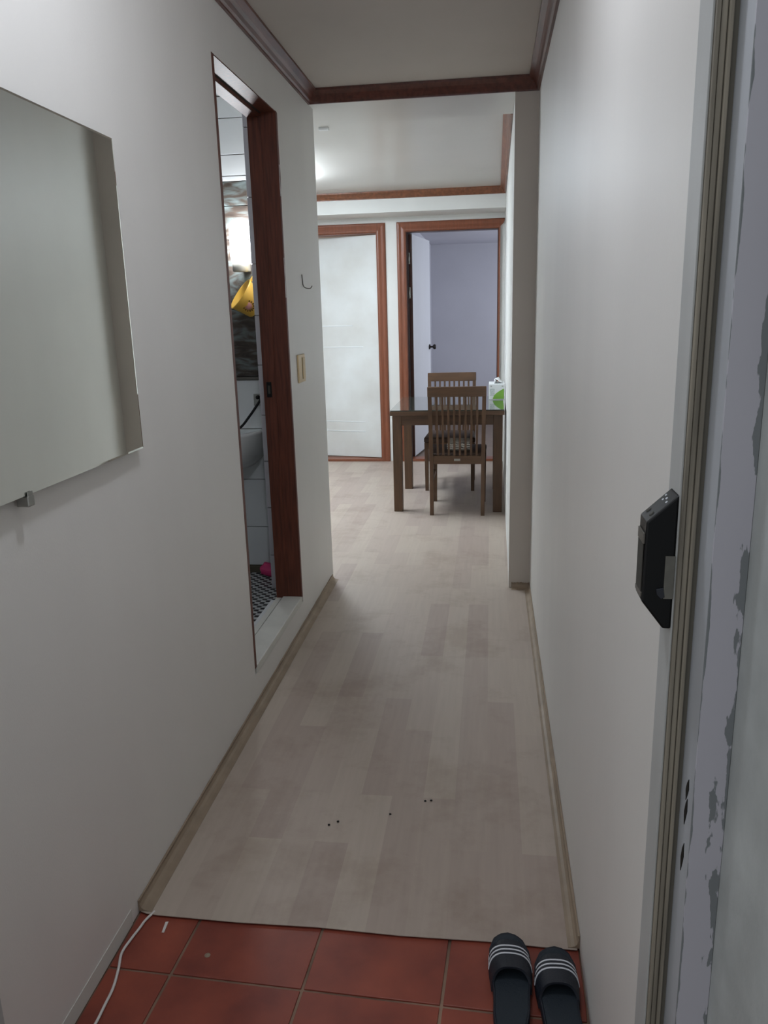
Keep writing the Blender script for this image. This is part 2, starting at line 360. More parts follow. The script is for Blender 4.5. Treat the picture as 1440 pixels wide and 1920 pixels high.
# ceilings
tag(obj('ceiling', B(XL, XR, 0.95, YP, ZC, ZC + 0.1), M_ceil), 'plain grey-beige ceiling of the corridor inside the brown crown moulding', 'ceiling', kind='structure')
bm = bmesh.new(); box(bm, -3.4, 0.4, YP, YB + 0.12, ZC, ZC + 0.1)
tag(obj('ceiling', bm, M_ceil2), 'glossy pale ceiling of the dining area beyond the header', 'ceiling', kind='structure')
tag(obj('ceiling', B(-2.6, XL, 2.1, YP, ZC, ZC + 0.1), M_tilew), 'white bathroom ceiling above the tiled wall', 'ceiling', kind='structure')
tag(obj('trim_8', B(XL + 0.0003, XL + 0.002, 1.041, 1.52, 0.0012, 0.042), mat('base_strip_grey', (204, 203, 196), 0.6)), 'thin grey strip along the wall foot beside the cord', 'skirting', kind='structure')
# speck of tape on the living ceiling
tag(obj('tape_scrap', B(-0.962, -0.905, 4.715, 4.75, ZC - 0.014, ZC - 0.0003, bev=0.003), M_card), 'small white scrap of tape stuck on the dining ceiling', 'tape')

# crown mouldings (p: distance from the wall, d: drop below the ceiling)
CP = [(0.0, 0.0), (0.048, 0.0), (0.048, 0.010), (0.040, 0.016), (0.030, 0.024), (0.022, 0.034), (0.016, 0.046), (0.010, 0.052), (0.010, 0.058), (0.0, 0.058)]
def crown(name, f, label, m=None):
    bm = bmesh.new(); strips(bm, [f(p_, ZC - 0.0005 - d_) for p_, d_ in CP], close=True)
    return tag(obj(name, bm, m or M_crown), label, 'crown moulding', kind='structure')
YF = YP
crown('trim_3', lambda p_, z: [(XL + p_, 0.96, z), (XL + p_, YF - p_, z)], 'brown wooden crown moulding along the corridor ceiling above the mirror wall')
crown('trim_4', lambda p_, z: [(XL + p_, YF - p_, z), (XR - p_, YF - p_, z)], 'brown wooden crown moulding across the corridor end above the header')
crown('trim_5', lambda p_, z: [(XR - p_, YF - p_, z), (XR - p_, 0.96, z)], 'brown wooden crown moulding above the bare corridor wall')
M_crown2 = mat('crown_wood_living', (134, 84, 58), 0.35, var=0.25, vscale=14, stretch=(4, 0.5, 4), spec=0.5)
xr_ = lambda y: 0.105 + (0.128 - 0.105) * (y - YP) / (YB - YP)
crown('trim_6', lambda p_, z: [(-3.29, 7.235 - p_, z), (xr_(7.2) - p_, 7.235 - p_, z)], 'lighter brown crown moulding on the soffit over the far doors', M_crown2)
crown('trim_7', lambda p_, z: [(xr_(4.10) - p_, YBM + 0.001, z), (xr_(7.2) - p_, 7.235 - p_, z)], 'brown crown moulding along the ceiling above the dining table', M_crown2)

# ------------------------------------------------------------------ door 1: bathroom doorway in the left wall
d1 = thing('door_1', 'dark red-brown wooden bathroom door frame with white sill', 'door frame', (-0.915, 2.99, 0.165), kind='structure')
ja, jb = -0.972, -0.8548
bm = bmesh.new(); box(bm, ja, jb, 3.350, 3.3748, 0.16, 2.2178); box(bm, ja, -0.918, 3.346, 3.350, 0.16, 2.199, bev=0.001); obj('jamb', bm, M_jamb, d1)
bm = bmesh.new(); box(bm, ja, jb + 0.0005, 2.6002, 2.622, 0.16, 2.2178); box(bm, ja, -0.918, 2.622, 2.626, 0.16, 2.199, bev=0.001); obj('jamb', bm, M_jamb, d1)
bm = bmesh.new(); box(bm, ja, -0.8560, 2.622, 3.350, 2.214, 2.2178); box(bm, ja, -0.922, 2.622, 3.350, 2.198, 2.214, bev=0.001); obj('head_jamb', bm, M_jamb, d1)
bm = bmesh.new(); box(bm, -0.9215, -0.914, 2.622, 3.350, 2.2125, 2.2142); obj('rebate_gap', bm, M_gap, d1)
# ragged lip of the jamb where the wallpaper was cut
bm = bmesh.new(); random.seed(3)
pts = [(3.352, 0.17)]
z = 0.17
while z < 2.2:
    pts.append((3.362 + random.uniform(0, 0.010) + (0.006 if z > 1.9 else 0), z)); z += random.uniform(0.04, 0.14)
pts += [(3.375, 2.214), (3.352, 2.2175)]
prism(bm, pts, 'x', -0.8552, -0.8535); obj('jamb_edge', bm, M_jamb, d1)
for (ya, za, zb, dy) in ((3.357, 1.50, 1.66, 0.006), (3.360, 1.90, 2.02, 0.004)):
    bm = bmesh.new(); n = 9; P1 = []; P2 = []
    for k in range(n):
        zz = za + (zb - za) * k / (n - 1); c = ya + random.uniform(-0.003, 0.003); wd = random.uniform(0.0008, 0.0030)
        P1.append((c - wd, zz)); P2.append((c + wd, zz))
    prism(bm, P1 + P2[::-1], 'x', -0.8540, -0.8528); obj('paper_scrap', bm, M_card, d1, label='white strip of torn wallpaper')
obj('strike_plate', B(-0.958, -0.936, 3.3435, 3.3465, 1.085, 1.150, bev=0.001), M_black, d1)
obj('strike_slot', B(-0.952, -0.942, 3.3430, 3.3440, 1.10, 1.135), M_gap, d1)
bm = bmesh.new(); box(bm, -0.942, XL + 0.003, 2.622, 3.350, 0.135, 0.168, bev=0.003); obj('sill', bm, M_sill, d1)
bm = bmesh.new(); box(bm, -0.974, -0.948, 2.622, 3.350, 0.10, 0.162, bev=0.002); obj('sill_step', bm, M_sill, d1)
bm = bmesh.new(); box(bm, -1.000, -0.981, 2.56, 3.345, 0.06, 0.150, bev=0.002); obj('sill_lip', bm, M_tilew, d1)
obj('sill_gap', B(-0.982, -0.941, 2.622, 3.35, 0.09, 0.147), M_gap, d1)

# ------------------------------------------------------------------ bathroom
BZ, BY = 0.078, 3.955
bf = obj('bathroom_floor', B(-2.6, -0.972, 2.1, YP, -0.004, BZ - 0.003), M_tileg); tag(bf, 'black and white mosaic bathroom floor beyond the sill', 'floor', kind='structure')
tag(obj('wall_bathroom_left', B(-2.7, -2.6, 2.0, YP + 0.1, 0, ZC), M_tilew), 'hidden white tiled bathroom side wall', 'wall', kind='structure')
tag(obj('wall_bathroom_near', B(-2.6, xa, 2.0, 2.1, 0, ZC), M_tilew), 'hidden white tiled bathroom near wall', 'wall', kind='structure')
mw = bmesh.new(); mk = bmesh.new(); c_ = 0.0245
M_mosw = mat('mosaic_white', (206, 208, 208), 0.35, var=0.1, vscale=40); M_mosb = mat('mosaic_black', (22, 22, 26), 0.3)
for i in range(-14, 24):
    for j in range(0, 54):
        x = -1.42 + i * c_ ; y = 2.62 + j * c_
        if x + c_ > -0.998 or x < -1.75: continue
        dark = (i + j) % 2 == 0
        e_ = 0.0034 if dark else 0.0008
        sk = 0.006
        pl = [(x + e_, y + e_), (x + c_ - e_, y + e_ ), (x + c_ - e_ , y + c_ - e_), (x + e_, y + c_ - e_)]
        t_ = mk if dark else mw
        vs = [t_.verts.new((a, b, BZ)) for a, b in pl] ; t_.faces.new(vs)
        vb = [t_.verts.new((a, b, BZ - 0.0035)) for a, b in pl]
        for k in range(4): t_.faces.new((vs[k], vb[k], vb[(k + 1) % 4], vs[(k + 1) % 4]))
for t_ in (mw, mk): bmesh.ops.recalc_face_normals(t_, faces=t_.faces)
obj('mosaic_white', mw, M_mosw, bf, kind='stuff'); obj('mosaic_black', mk, M_mosb, bf, kind='stuff')

wb = obj('wall_bathroom', B(-2.6, xa, BY + 0.012, YP, 0, ZC), M_tileg); tag(wb, 'bathroom end wall of white tiles with a band of brown marble tiles', 'wall', kind='structure')
gx = 0.0016
def wtiles(zs, m, name, xs, bev=0.002):
    for a, b in zip(zs, zs[1:]):
        for xa_, xb_ in zip(xs, xs[1:]):
            bm = bmesh.new(); box(bm, xa_ + gx, xb_ - gx, BY, BY + 0.014, a + gx, b - gx, bev=bev); obj(name, bm, m, wb)
XT = [-1.66, -1.46, -1.30 + 0.0, -1.10, -0.985]
XT = [-1.70, -1.50, -1.30, -1.10, -0.976]
wtiles([0.116, 0.332, 0.592, 0.86, 1.112], M_tilew, 'tile', XT)
wtiles([1.128, 1.46, 1.793, 1.95, 2.062], M_marble, 'marble_tile', XT)
wtiles([2.085, 2.18, 2.341, 2.436], M_tilew, 'tile', XT)
obj('ledge', B(-1.70, -0.976, BY - 0.012, BY + 0.012, 1.113, 1.127, bev=0.002), M_dull, wb)
obj('border_strip', B(-1.70, -0.976, BY - 0.0015, BY + 0.012, 2.063, 2.084, bev=0.002), M_tilew, wb)
obj('base_strip', B(-1.70, -0.976, BY - 0.004, BY + 0.012, BZ - 0.003, 0.113, bev=0.002), mat('dark_base', (96, 90, 74), 0.6), wb)

# tiled stub wall right behind the door frame
ws = obj('wall_stub', B(-1.094, xa, 3.712, 3.735, BZ - 0.003, ZC), M_tileg); tag(ws, 'narrow white tiled stub wall beside the bathroom door frame', 'wall', kind='structure')
M_tilel = mat('stub_tile', (206, 202, 208), 0.3, var=0.03, vscale=6)
zs = [BZ, 0.255, 0.501, 0.736, 0.962, 1.201, 1.43, 1.661, 1.949, 2.24, 2.436]
for a, b in zip(zs, zs[1:]):
    bm = bmesh.new(); box(bm, -1.096, -0.975, 3.700, 3.714, a + gx, b - gx, bev=0.002); obj('tile', bm, M_tilel, ws)

# bathroom wall lamp
lp = thing('wall_lamp', 'lit white glass wall lamp on the bathroom marble tiles', 'lamp', (-1.205, BY, 1.66))
bm = bmesh.new(); lathe(bm, [(0.0, 1.686), (0.040, 1.686), (0.042, 1.70), (0.0425, 1.79), (0.041, 1.835), (0.034, 1.862), (0.018, 1.874), (0, 1.876)], 28, Matrix.Translation((-1.195, BY - 0.108, 0))); obj('glass_shade', bm, M_lampglass, lp)
M_lampbase = mat('lamp_base', (190, 188, 178), 0.35, var=0.05, vscale=8)
bm = bmesh.new(); lathe(bm, [(0, 1.636), (0.034, 1.636), (0.037, 1.645), (0.037, 1.684), (0, 1.685)], 28, Matrix.Translation((-1.195, BY - 0.108, 0))); box(bm, -1.215, -1.175, BY - 0.080, BY - 0.0005, 1.640, 1.680, bev=0.004); obj('lamp_base', bm, M_lampbase, lp)

# yellow dipper hung by its handle
nrm = Vector((-0.70, -0.42, 0.58)).normalized(); hd = Vector((0.66, 0.10, 0.75)); hd = (hd - nrm * hd.dot(nrm)).normalized(); sd = nrm.cross(hd)
ctr = Vector((-1.203, 3.845, 1.533))
dp = thing('dipper', 'yellow plastic water dipper hanging below the bathroom lamp', 'dipper', tuple(ctr))
MB_ = Matrix(((hd.x, sd.x, nrm.x, ctr.x), (hd.y, sd.y, nrm.y, ctr.y), (hd.z, sd.z, nrm.z, ctr.z), (0, 0, 0, 1)))
bm = bmesh.new(); lathe(bm, [(0.080, 0.0), (0.082, 0.002), (0.0825, -0.003), (0.079, -0.006), (0.066, -0.095), (0.060, -0.103), (0, -0.103), (0, -0.099), (0.058, -0.099), (0.063, -0.093), (0.0775, 0.0), (0.080, 0.0)], 36, MB_); obj('bowl', bm, M_yel, dp)
bm = bmesh.new(); pts = [(0.076, -0.014, -0.008), (0.076, 0.014, -0.008), (0.16, 0.010, 0.004), (0.205, 0.009, 0.004), (0.205, -0.009, 0.004), (0.16, -0.010, 0.004)]
prism(bm, [(0.074, -0.016), (0.17, -0.010), (0.205, -0.009), (0.212, 0.0), (0.205, 0.009), (0.17, 0.010), (0.074, 0.016)], 'z', -0.010, -0.001, bev=0.002)
bmesh.ops.transform(bm, matrix=MB_, verts=bm.verts); obj('handle', bm, M_yel, dp)
# flower print on the bowl's side that faces the doorway
dirv = (Vector((0, 0, 1.43)) - ctr).normalized(); dirv = (dirv - nrm * dirv.dot(nrm)).normalized(); dirv = (dirv + hd * -0.35 + 0 * sd).normalized()
pc = ctr - nrm * 0.050 + dirv * 0.0735
ez = (dirv - nrm * -0.14).normalized(); ex = ez.cross(nrm).normalized(); ey = ez.cross(ex)
MF = Matrix(((ex.x, ey.x, ez.x, pc.x), (ex.y, ey.y, ez.y, pc.y), (ex.z, ey.z, ez.z, pc.z), (0, 0, 0, 1)))
bm = bmesh.new(); lathe(bm, [(0.017, -0.003), (0.017, 0.0008), (0, 0.0012)], 20, MF); obj('flower_print', bm, M_pinkp, dp)
bm = bmesh.new()
for k in range(14):
    a = 2 * math.pi * k / 14
    vs = box(bm, 0.021, 0.028, -0.0022, 0.0022, -0.006, 0.0012); bmesh.ops.transform(bm, matrix=MF @ Matrix.Rotation(a, 4, 'Z'), verts=vs)
obj('dash_print', bm, M_brownp, dp)
tag(obj('dipper_hook', (lambda b: (tube(b, smooth_path([(-1.05, BY - 0.0005, 1.72), (-1.05, BY - 0.05, 1.715), (-1.055, BY - 0.085, 1.70), (-1.06, BY - 0.092, 1.72)]), 0.003), b)[1])(bmesh.new()), M_metal), 'metal wall hook holding the yellow dipper', 'hook')

# wash basin on the end wall
sk_ = thing('wash_basin', 'white ceramic wash basin below the marble band', 'basin', (-1.37, BY, 0.80))
bm = bmesh.new(); rings = []; cx, rx, ry = -1.37, 0.245, 0.37
for (t, zz) in ((0.35, 0.655), (0.62, 0.675), (0.82, 0.72), (0.94, 0.785), (1.0, 0.855), (1.0, 0.868), (0.955, 0.872), (0.90, 0.85), (0.7, 0.77), (0.35, 0.74)):
    ring = []
    for k in range(25):
        a = math.pi * k / 24; ring.append((cx + rx * t * math.cos(a) * (1 if abs(math.cos(a)) < 0.99 else 1), BY - 0.002 - ry * t * math.sin(a) ** 0.8 if 0 < k < 24 else BY - 0.002, zz))
    rings.append(ring)
strips(bm, rings)
bm.faces.new([v for v in bm.verts if abs(v.co.z - 0.74) < 1e-6]); bm.faces.new([v for v in bm.verts if abs(v.co.z - 0.655) < 1e-6])
bmesh.ops.recalc_face_normals(bm, faces=bm.faces); obj('bowl', bm, M_cer, sk_, smooth=True)
bm = bmesh.new(); lathe(bm, [(0.0, 0), (0.018, 0), (0.016, 0.02), (0.012, 0.10), (0, 0.10)], 16, Matrix.Translation((-1.40, BY - 0.05, 0.86))); box(bm, -1.41, -1.39, BY - 0.16, BY - 0.04, 0.945, 0.965, bev=0.004); obj('faucet', bm, M_metal, sk_)
# black hose with bracket
tag(obj('shower_hose', (lambda b: (tube(b, smooth_path([(-1.163, BY - 0.012, 1.022), (-1.158, BY - 0.030, 1.020), (-1.166, BY - 0.045, 1.000), (-1.205, BY - 0.085, 0.938), (-1.250, BY - 0.12, 0.882), (-1.30, BY - 0.13, 0.876)]), 0.0065), b)[1])(bmesh.new()), M_black), 'thin black hose slanting from wall valve to the basin', 'hose')
pv = thing('wall_valve', 'small chrome wall valve plate above the basin', 'valve', (-1.18, BY, 1.01))
obj('plate', B(-1.203, -1.158, BY - 0.008, BY - 0.0003, 0.980, 1.040, bev=0.002), M_metal, pv)
bm = bmesh.new(); lathe(bm, [(0.010, 0), (0.010, 0.014), (0, 0.014)], 14, Matrix.Translation((-1.178, BY - 0.008, 1.024)) @ Matrix.Rotation(math.pi / 2, 4, 'X')); obj('nozzle', bm, M_black, pv)
# pink sandal leaning in the corner
ps = thing('pink_sandal', 'pink plastic bathroom sandal against the tiled wall', 'sandal', (-1.16, 3.89, BZ))
MS = Matrix.Translation((-1.17, 3.895, BZ + 0.033)) @ Matrix.Rotation(math.radians(-14), 4, 'Z') @ Matrix.Rotation(math.radians(40), 4, 'X') @ Matrix.Rotation(math.radians(14), 4, 'Y')
bm = bmesh.new(); pts = []
for k in range(20):
    a = 2 * math.pi * k / 20; pts.append((0.04 + 0.085 * math.cos(a) , (0.036 + 0.006 * -math.cos(a)) * math.sin(a)))
prism(bm, pts, 'z', -0.008, 0.008, bev=0.003); bmesh.ops.transform(bm, matrix=MS, verts=bm.verts); obj('sole', bm, M_pink, ps)
bm = bmesh.new(); L1 = []
for xx in (-0.025, 0.04):
    L1.append([(xx, 0.037 * math.cos(math.pi * k / 10), 0.006 + 0.030 * math.sin(math.pi * k / 10)) for k in range(11)])
L2 = [[(x_, y_ * 0.92, z_ * 0.9 - 0.001) for x_, y_, z_ in l] for l in L1]
strips(bm, [L1[0], L1[1], L2[1], L2[0]], close=True); bmesh.ops.transform(bm, matrix=MS, verts=bm.verts); obj('strap', bm, M_pink, ps)

# ------------------------------------------------------------------ far doors
CPROF = [(-0.004, 0.0), (-0.004, 0.012), (0.004, 0.020), (0.016, 0.022), (0.040, 0.016), (0.060, 0.022), (0.072, 0.020), (0.080, 0.012), (0.082, 0.0)]
def casing(parent, xl, xr, zt, m, right=True):
    bm = bmesh.new()
    L = []
    for u, v in CPROF:
        l = [(xl - u, YB - v, 0.006), (xl - u, YB - v, zt + u), (xr + (u if right else min(u, 0.048)), YB - v, zt + u)]
        if right: l.append((xr + u, YB - v, 0.006))
        else: l.append((xr + min(u, 0.012), YB - v, zt + (u if u < 0.012 else 0.012))); l.append((xr + min(u, 0.012), YB - v, 0.006))
        L.append(l)
    strips(bm, L, close=True); obj('casing', bm, m, parent)
d2 = thing('door_2', 'white flush door standing ajar in a red-brown frame, behind the partition', 'door', ((OA[0] + OA[1]) / 2, YB, 0), kind='structure')
casing(d2, OA[0], OA[1], OA[2], M_casing)
bm = bmesh.new()
box(bm, OA[0], OA[0] + 0.02, YB, YB + 0.12, 0, OA[2]); box(bm, OA[1] - 0.008, OA[1], YB, YB + 0.12, 0, OA[2]); box(bm, OA[0], OA[1], YB, YB + 0.12, OA[2] - 0.008, OA[2]); obj('jamb', bm, M_casing, d2)
obj('threshold', B(OA[0], OA[1], YB - 0.022, YB + 0.12, 0.006, 0.030, bev=0.003), M_casing, d2)
lf = thing('leaf', '', '', (OA[1] - 0.012, YB + 0.03, 0)); del lf['label'], lf['category']; lf['_local'] = 1
lf.parent = d2; lf.location = Vector((OA[1] - 0.012, YB + 0.03, 0)) - d2.location; lf.rotation_euler = (0, 0, math.radians(-13.0))
M_leaf = mat('door_white', (226, 229, 228), 0.42, rgb2=(206, 205, 200), vscale=2.2, spec=0.4)
obj('leaf_panel', B(-0.80, 0.0, 0.0, 0.036, 0.036, 2.125, bev=0.002), M_leaf, lf)
for (zz, xa_, xb_) in ((1.31, -0.60, -0.26), (1.11, -0.70, -0.16), (0.385, -0.70, -0.16), (0.290, -0.70, -0.16)):
    obj('moulding_line', B(xa_, xb_, -0.003, 0.003, zz - 0.005, zz + 0.005, bev=0.0015), M_white, lf)
d3 = thing('door_3', 'white door opened inward with dark knob, red-brown frame behind the dining table', 'door', ((OB[0] + OB[1]) / 2, YB, 0), kind='structure')
casing(d3, OB[0], OB[1], OB[2], M_casing, right=False)
M_jamb3 = mat('jamb_dark', (74, 38, 28), 0.4, var=0.2, vscale=10)
bm = bmesh.new()
box(bm, OB[0], OB[0] + 0.006, YB, YB + 0.12, 0, OB[2]); box(bm, OB[1] - 0.012, OB[1], YB, YB + 0.12, 0, OB[2]); box(bm, OB[0], OB[1], YB, YB + 0.12, OB[2] - 0.008, OB[2]); obj('jamb', bm, M_jamb3, d3)
obj('threshold', B(OB[0], OB[1], YB - 0.022, YB + 0.12, 0.006, 0.030, bev=0.003), M_casing, d3)
lf = thing('leaf', '', '', (0, 0, 0)); del lf['label'], lf['category']; lf['_local'] = 1
lf.parent = d3; lf.location = Vector((-0.729, YB + 0.10, 0)) - d3.location; lf.rotation_euler = (0, 0, math.radians(82.5))
M_leafd = mat('door_white_cool', (222, 224, 230), 0.45, var=0.02, vscale=3)
obj('leaf_panel', B(0.0, 0.80, 0.0, 0.034, 0.036, 2.125, bev=0.001), M_leafd, lf)
obj('leaf_edge', B(-0.003, 0.0, 0.0, 0.034, 0.036, 2.125), M_jamb3, lf)
bm = bmesh.new(); lathe(bm, [(0, 0), (0.026, 0), (0.026, 0.008), (0.010, 0.012), (0.009, 0.035), (0.022, 0.042), (0.027, 0.055), (0.022, 0.068), (0, 0.072)], 20, Matrix.Translation((0.74, 0.0, 1.065)) @ Matrix.Rotation(math.pi / 2, 4, 'X')); obj('knob', bm, mat('knob_dark', (44, 40, 40), 0.3, metal=0.6), lf)
for zz in (1.60, 1.91, 0.45):
    bm = bmesh.new(); box(bm, -0.769, -0.748, YB + 0.086, YB + 0.094, zz - 0.05, zz + 0.05); 
    lathe(bm, [(0, -0.045), (0.007, -0.045), (0.007, 0.045), (0, 0.045)], 10, Matrix.Translation((-0.760, YB + 0.085, zz))); obj('hinge', bm, M_metal, d3)

# rooms behind the doors
def room(name, x0, x1, y0, y1, m, zc, label, fl):
    tag(obj('wall_' + name + '_back', B(x0 - 0.08, x1 + 0.08, y1, y1 + 0.08, 0, zc), m), 'back wall of the ' + label, 'wall', kind='structure')
    tag(obj('wall_' + name + '_left', B(x0 - 0.08, x0, y0, y1, 0, zc), m), 'left side wall of the ' + label, 'wall', kind='structure')
    tag(obj('wall_' + name + '_right', B(x1, x1 + 0.08, y0, y1, 0, zc), m), 'right side wall of the ' + label, 'wall', kind='structure')
    tag(obj('ceiling', B(x0 - 0.08, x1 + 0.08, y0, y1 + 0.08, zc, zc + 0.08), m), 'ceiling of the ' + label, 'ceiling', kind='structure')
    tag(obj('floor', B(x0, x1, y0, y1, 0.001, 0.020), fl), 'dim wooden floor of the ' + label, 'floor', kind='structure')
M_rfl = mat('room_floor', (120, 104, 92), 0.5, var=0.1, vscale=6)
room('bedroom', -0.733, 1.80, YB + 0.12, 10.2, M_bed, 2.215, 'lavender bedroom behind the dining table', M_rfl)
room('storeroom', -3.3, -0.90, YB + 0.12, 9.6, M_bed2, 2.40, 'small room behind the ajar white door', M_rfl)

# ------------------------------------------------------------------ entry door frame (door opens outward, out of view)
d4 = thing('door_4', 'worn grey steel entry door frame with beige weatherstrip', 'door frame', (0.24, 0.90, 0), kind='structure')
ZT = 2.25
obj('stop', B(XR - 0.0005, 0.245, 0.900, 0.9551, 0, ZT, bev=0.0008), M_steel, d4)
# grooved gasket on the outer face of the stop
for k, (xa_, xb_, dy, m) in enumerate(((0.2150, 0.2195, 0.006, M_gasket), (0.2202, 0.2262, 0.004, M_gasket), (0.2270, 0.2318, 0.006, M_gasket))):
    obj('gasket_rib', B(xa_, xb_, 0.900 - dy, 0.9005, 0.0, ZT, bev=0.0012), m, d4)
obj('gasket_bed', B(0.2145, 0.2375, 0.8985, 0.9002, 0.0, ZT), mat('gasket_bed', (104, 100, 90), 0.7), d4)
M_reb = mat('frame_bluish', (182, 185, 190), 0.45, var=0.1, vscale=10, stretch=(1, 1, 0.3))
obj('rebate', B(0.2375, 0.274, 0.846, 0.8995, 0, ZT), M_reb, d4)
bm = bmesh.new(); box(bm, 0.2375, 0.275, 0.8445, 0.8465, 0, ZT, bev=0.0006); o_ = obj('face', bm, M_peel, None)
o_.parent = d4; o_.location = -d4.location
# torn rust holes
for (zc_, hh) in ((0.868, 0.016), (0.838, 0.020), (0.775, 0.022)):
    bm = bmesh.new(); pts = [(0.873, zc_ - hh), (0.868, zc_ - hh * 0.4), (0.864, zc_ + hh * 0.2), (0.866, zc_ + hh), (0.872, zc_ + hh * 0.5), (0.876, zc_ - hh * 0.2)]
    prism(bm, pts, 'x', 0.2368, 0.2376); obj('rust_hole', bm, M_black, d4)
# left jamb and lintel
bm = bmesh.new(); box(bm, -0.972, XL - 0.0, 0.88, 0.98, 0, ZT); box(bm, -0.972, XL + 0.004, 0.98, 1.040, 0, ZT, bev=0.001); obj('stop', bm, M_steel, d4)
obj('lintel', B(-0.972, 0.275, 0.845, 0.955, ZT, 2.44), M_steel, d4)
tag(obj('wall_outside', B(0.2752, 0.60, -1.6, 0.95, -0.004, 2.6), M_outer), 'rough grey-green painted wall outside the entry door frame', 'wall', kind='structure')

# strike box of the door lock on the frame
lk = thing('lock_strike_box', 'black strike box with sloped ends for a door lock on the entry frame', 'door lock', (0.212, 0.92, 1.14))
pts = [(0.2125, 1.222), (0.1785, 1.190), (0.1775, 1.094), (0.2035, 1.060), (0.2125, 1.060)]
bm = bmesh.new(); prism(bm, pts, 'y', 0.900, 0.940, bev=0.0022); obj('housing', bm, M_black, lk)
# rim of the U-shaped latch mouth on the inner face
bm = bmesh.new(); prism(bm, [(0.905, 1.105), (0.905, 1.165), (0.935, 1.165), (0.935, 1.105)], 'x', 0.1766, 0.1775); obj('latch_mouth', bm, M_gap, lk)
bm = bmesh.new(); box(bm, 0.1762, 0.1785, 0.903, 0.937, 1.163, 1.176, bev=0.0008); obj('mouth_rim', bm, M_dull, lk)
bm = bmesh.new(); box(bm, 0.1762, 0.1785, 0.903, 0.937, 1.098, 1.104, bev=0.0008); obj('mouth_rim', bm, M_dull, lk)
bm = bmesh.new(); box(bm, 0.2015, 0.2124, 0.8985, 0.9005, 1.098, 1.150, bev=0.0005); obj('latch_plate', bm, mat('plate_grey', (112, 110, 102), 0.5, var=0.15, vscale=40), lk)
bm = bmesh.new(); prism(bm, [(0.194, 1.103), (0.193, 1.110), (0.201, 1.112), (0.203, 1.100), (0.199, 1.098)], 'y', 0.8978, 0.9004, bev=0.0006); obj('latch_tab', bm, M_black2, lk)
# screw holes and studs on the upper bevel
tv = Vector((0.2125 - 0.1785, 0, 1.222 - 1.190)).normalized(); nv = Vector((-tv.z, 0, tv.x))
for (t, yy, r_, m) in ((0.010, 0.912, 0.0035, M_gap), (0.010, 0.930, 0.0035, M_gap), (0.031, 0.910, 0.0016, M_stripe), (0.034, 0.920, 0.0016, M_stripe), (0.030, 0.926, 0.0014, M_stripe), (0.036, 0.931, 0.0014, M_stripe)):
    c = Vector((0.1785, yy, 1.190)) + tv * t + nv * 0.0002
    R_ = nv.to_track_quat('Z', 'Y').to_matrix().to_4x4(); R_.translation = c
    bm = bmesh.new(); lathe(bm, [(r_, -0.001), (r_, 0.0006), (0, 0.0006)], 10, R_); obj('screw' if m is M_stripe else 'screw_hole', bm, m, lk)

# ------------------------------------------------------------------ things on the walls
mr = thing('wall_mirror', 'large frameless rectangular mirror on the cream corridor wall', 'mirror', (-0.8345, 1.806, 1.47))
mr.rotation_euler = (0, 0, math.radians(0.6))
m0, m1, mz0, mz1 = 1.05, 1.806, 1.125, 1.819
bm = bmesh.new(); box(bm, -0.840, -0.8356, m0, m1, mz0, mz1); obj('backing', bm, M_mirror_edge, mr)
bv = 0.004
bm = bmesh.new(); L = [[(-0.8349, m0, mz0), (-0.8349, m1, mz0), (-0.8349, m1, mz1), (-0.8349, m0, mz1), (-0.8349, m0, mz0)],
     [(-0.8345, m0 + bv, mz0 + bv), (-0.8345, m1 - bv, mz0 + bv), (-0.8345, m1 - bv, mz1 - bv), (-0.8345, m0 + bv, mz1 - bv), (-0.8345, m0 + bv, mz0 + bv)]]
strips(bm, L); obj('bevelled_edge', bm, M_mirror, mr)
bm = bmesh.new(); vs = [bm.verts.new(p_) for p_ in L[1][:4]]; f_ = bm.faces.new(vs); bm.normal_update()
if f_.normal.x < 0: f_.normal_flip()
obj('glass', bm, M_mirror, mr)
for yy in (1.30, 1.64):
    bm = bmesh.new(); box(bm, XL + 0.0005, -0.830, yy - 0.010, yy + 0.010, 1.104, 1.124, bev=0.002); box(bm, -0.8335, -0.831, yy - 0.008, yy + 0.008, 1.112, 1.131, bev=0.0008) if yy < 1.4 else None
    o_ = obj('clip', bm, M_metal, mr)
    if yy > 1.4: bpy.data.objects.remove(o_)
bm = bmesh.new(); box(bm, XL + 0.0005, -0.840, 1.20, 1.70, 1.25, 1.70); obj('mounting_board', bm, M_slab, mr)

sw = thing('light_switch', 'ivory plastic light switch beside the bathroom door frame', 'switch', (XL, 3.555, 1.19))
obj('plate', B(XL + 0.0003, XL + 0.009, 3.494, 3.617, 1.130, 1.254, bev=0.003), M_ivory, sw)
obj('rocker', B(XL + 0.008, XL + 0.014, 3.560, 3.600, 1.145, 1.240, bev=0.002), M_ivory, sw)
bm = bmesh.new(); box(bm, XL + 0.0085, XL + 0.0093, 3.556, 3.560, 1.143, 1.242); obj('rocker_gap', bm, M_gap, sw)
bm = bmesh.new(); tube(bm, smooth_path([(XL + 0.003, 3.665, 1.605), (XL + 0.003, 3.672, 1.58), (XL + 0.004, 3.678, 1.558), (XL + 0.012, 3.690, 1.547), (XL + 0.028, 3.712, 1.545), (XL + 0.034, 3.728, 1.556)]), 0.0022)
tag(obj('wall_hook', bm, M_dull), 'small bent wire hook on the wall above the light switch', 'hook')

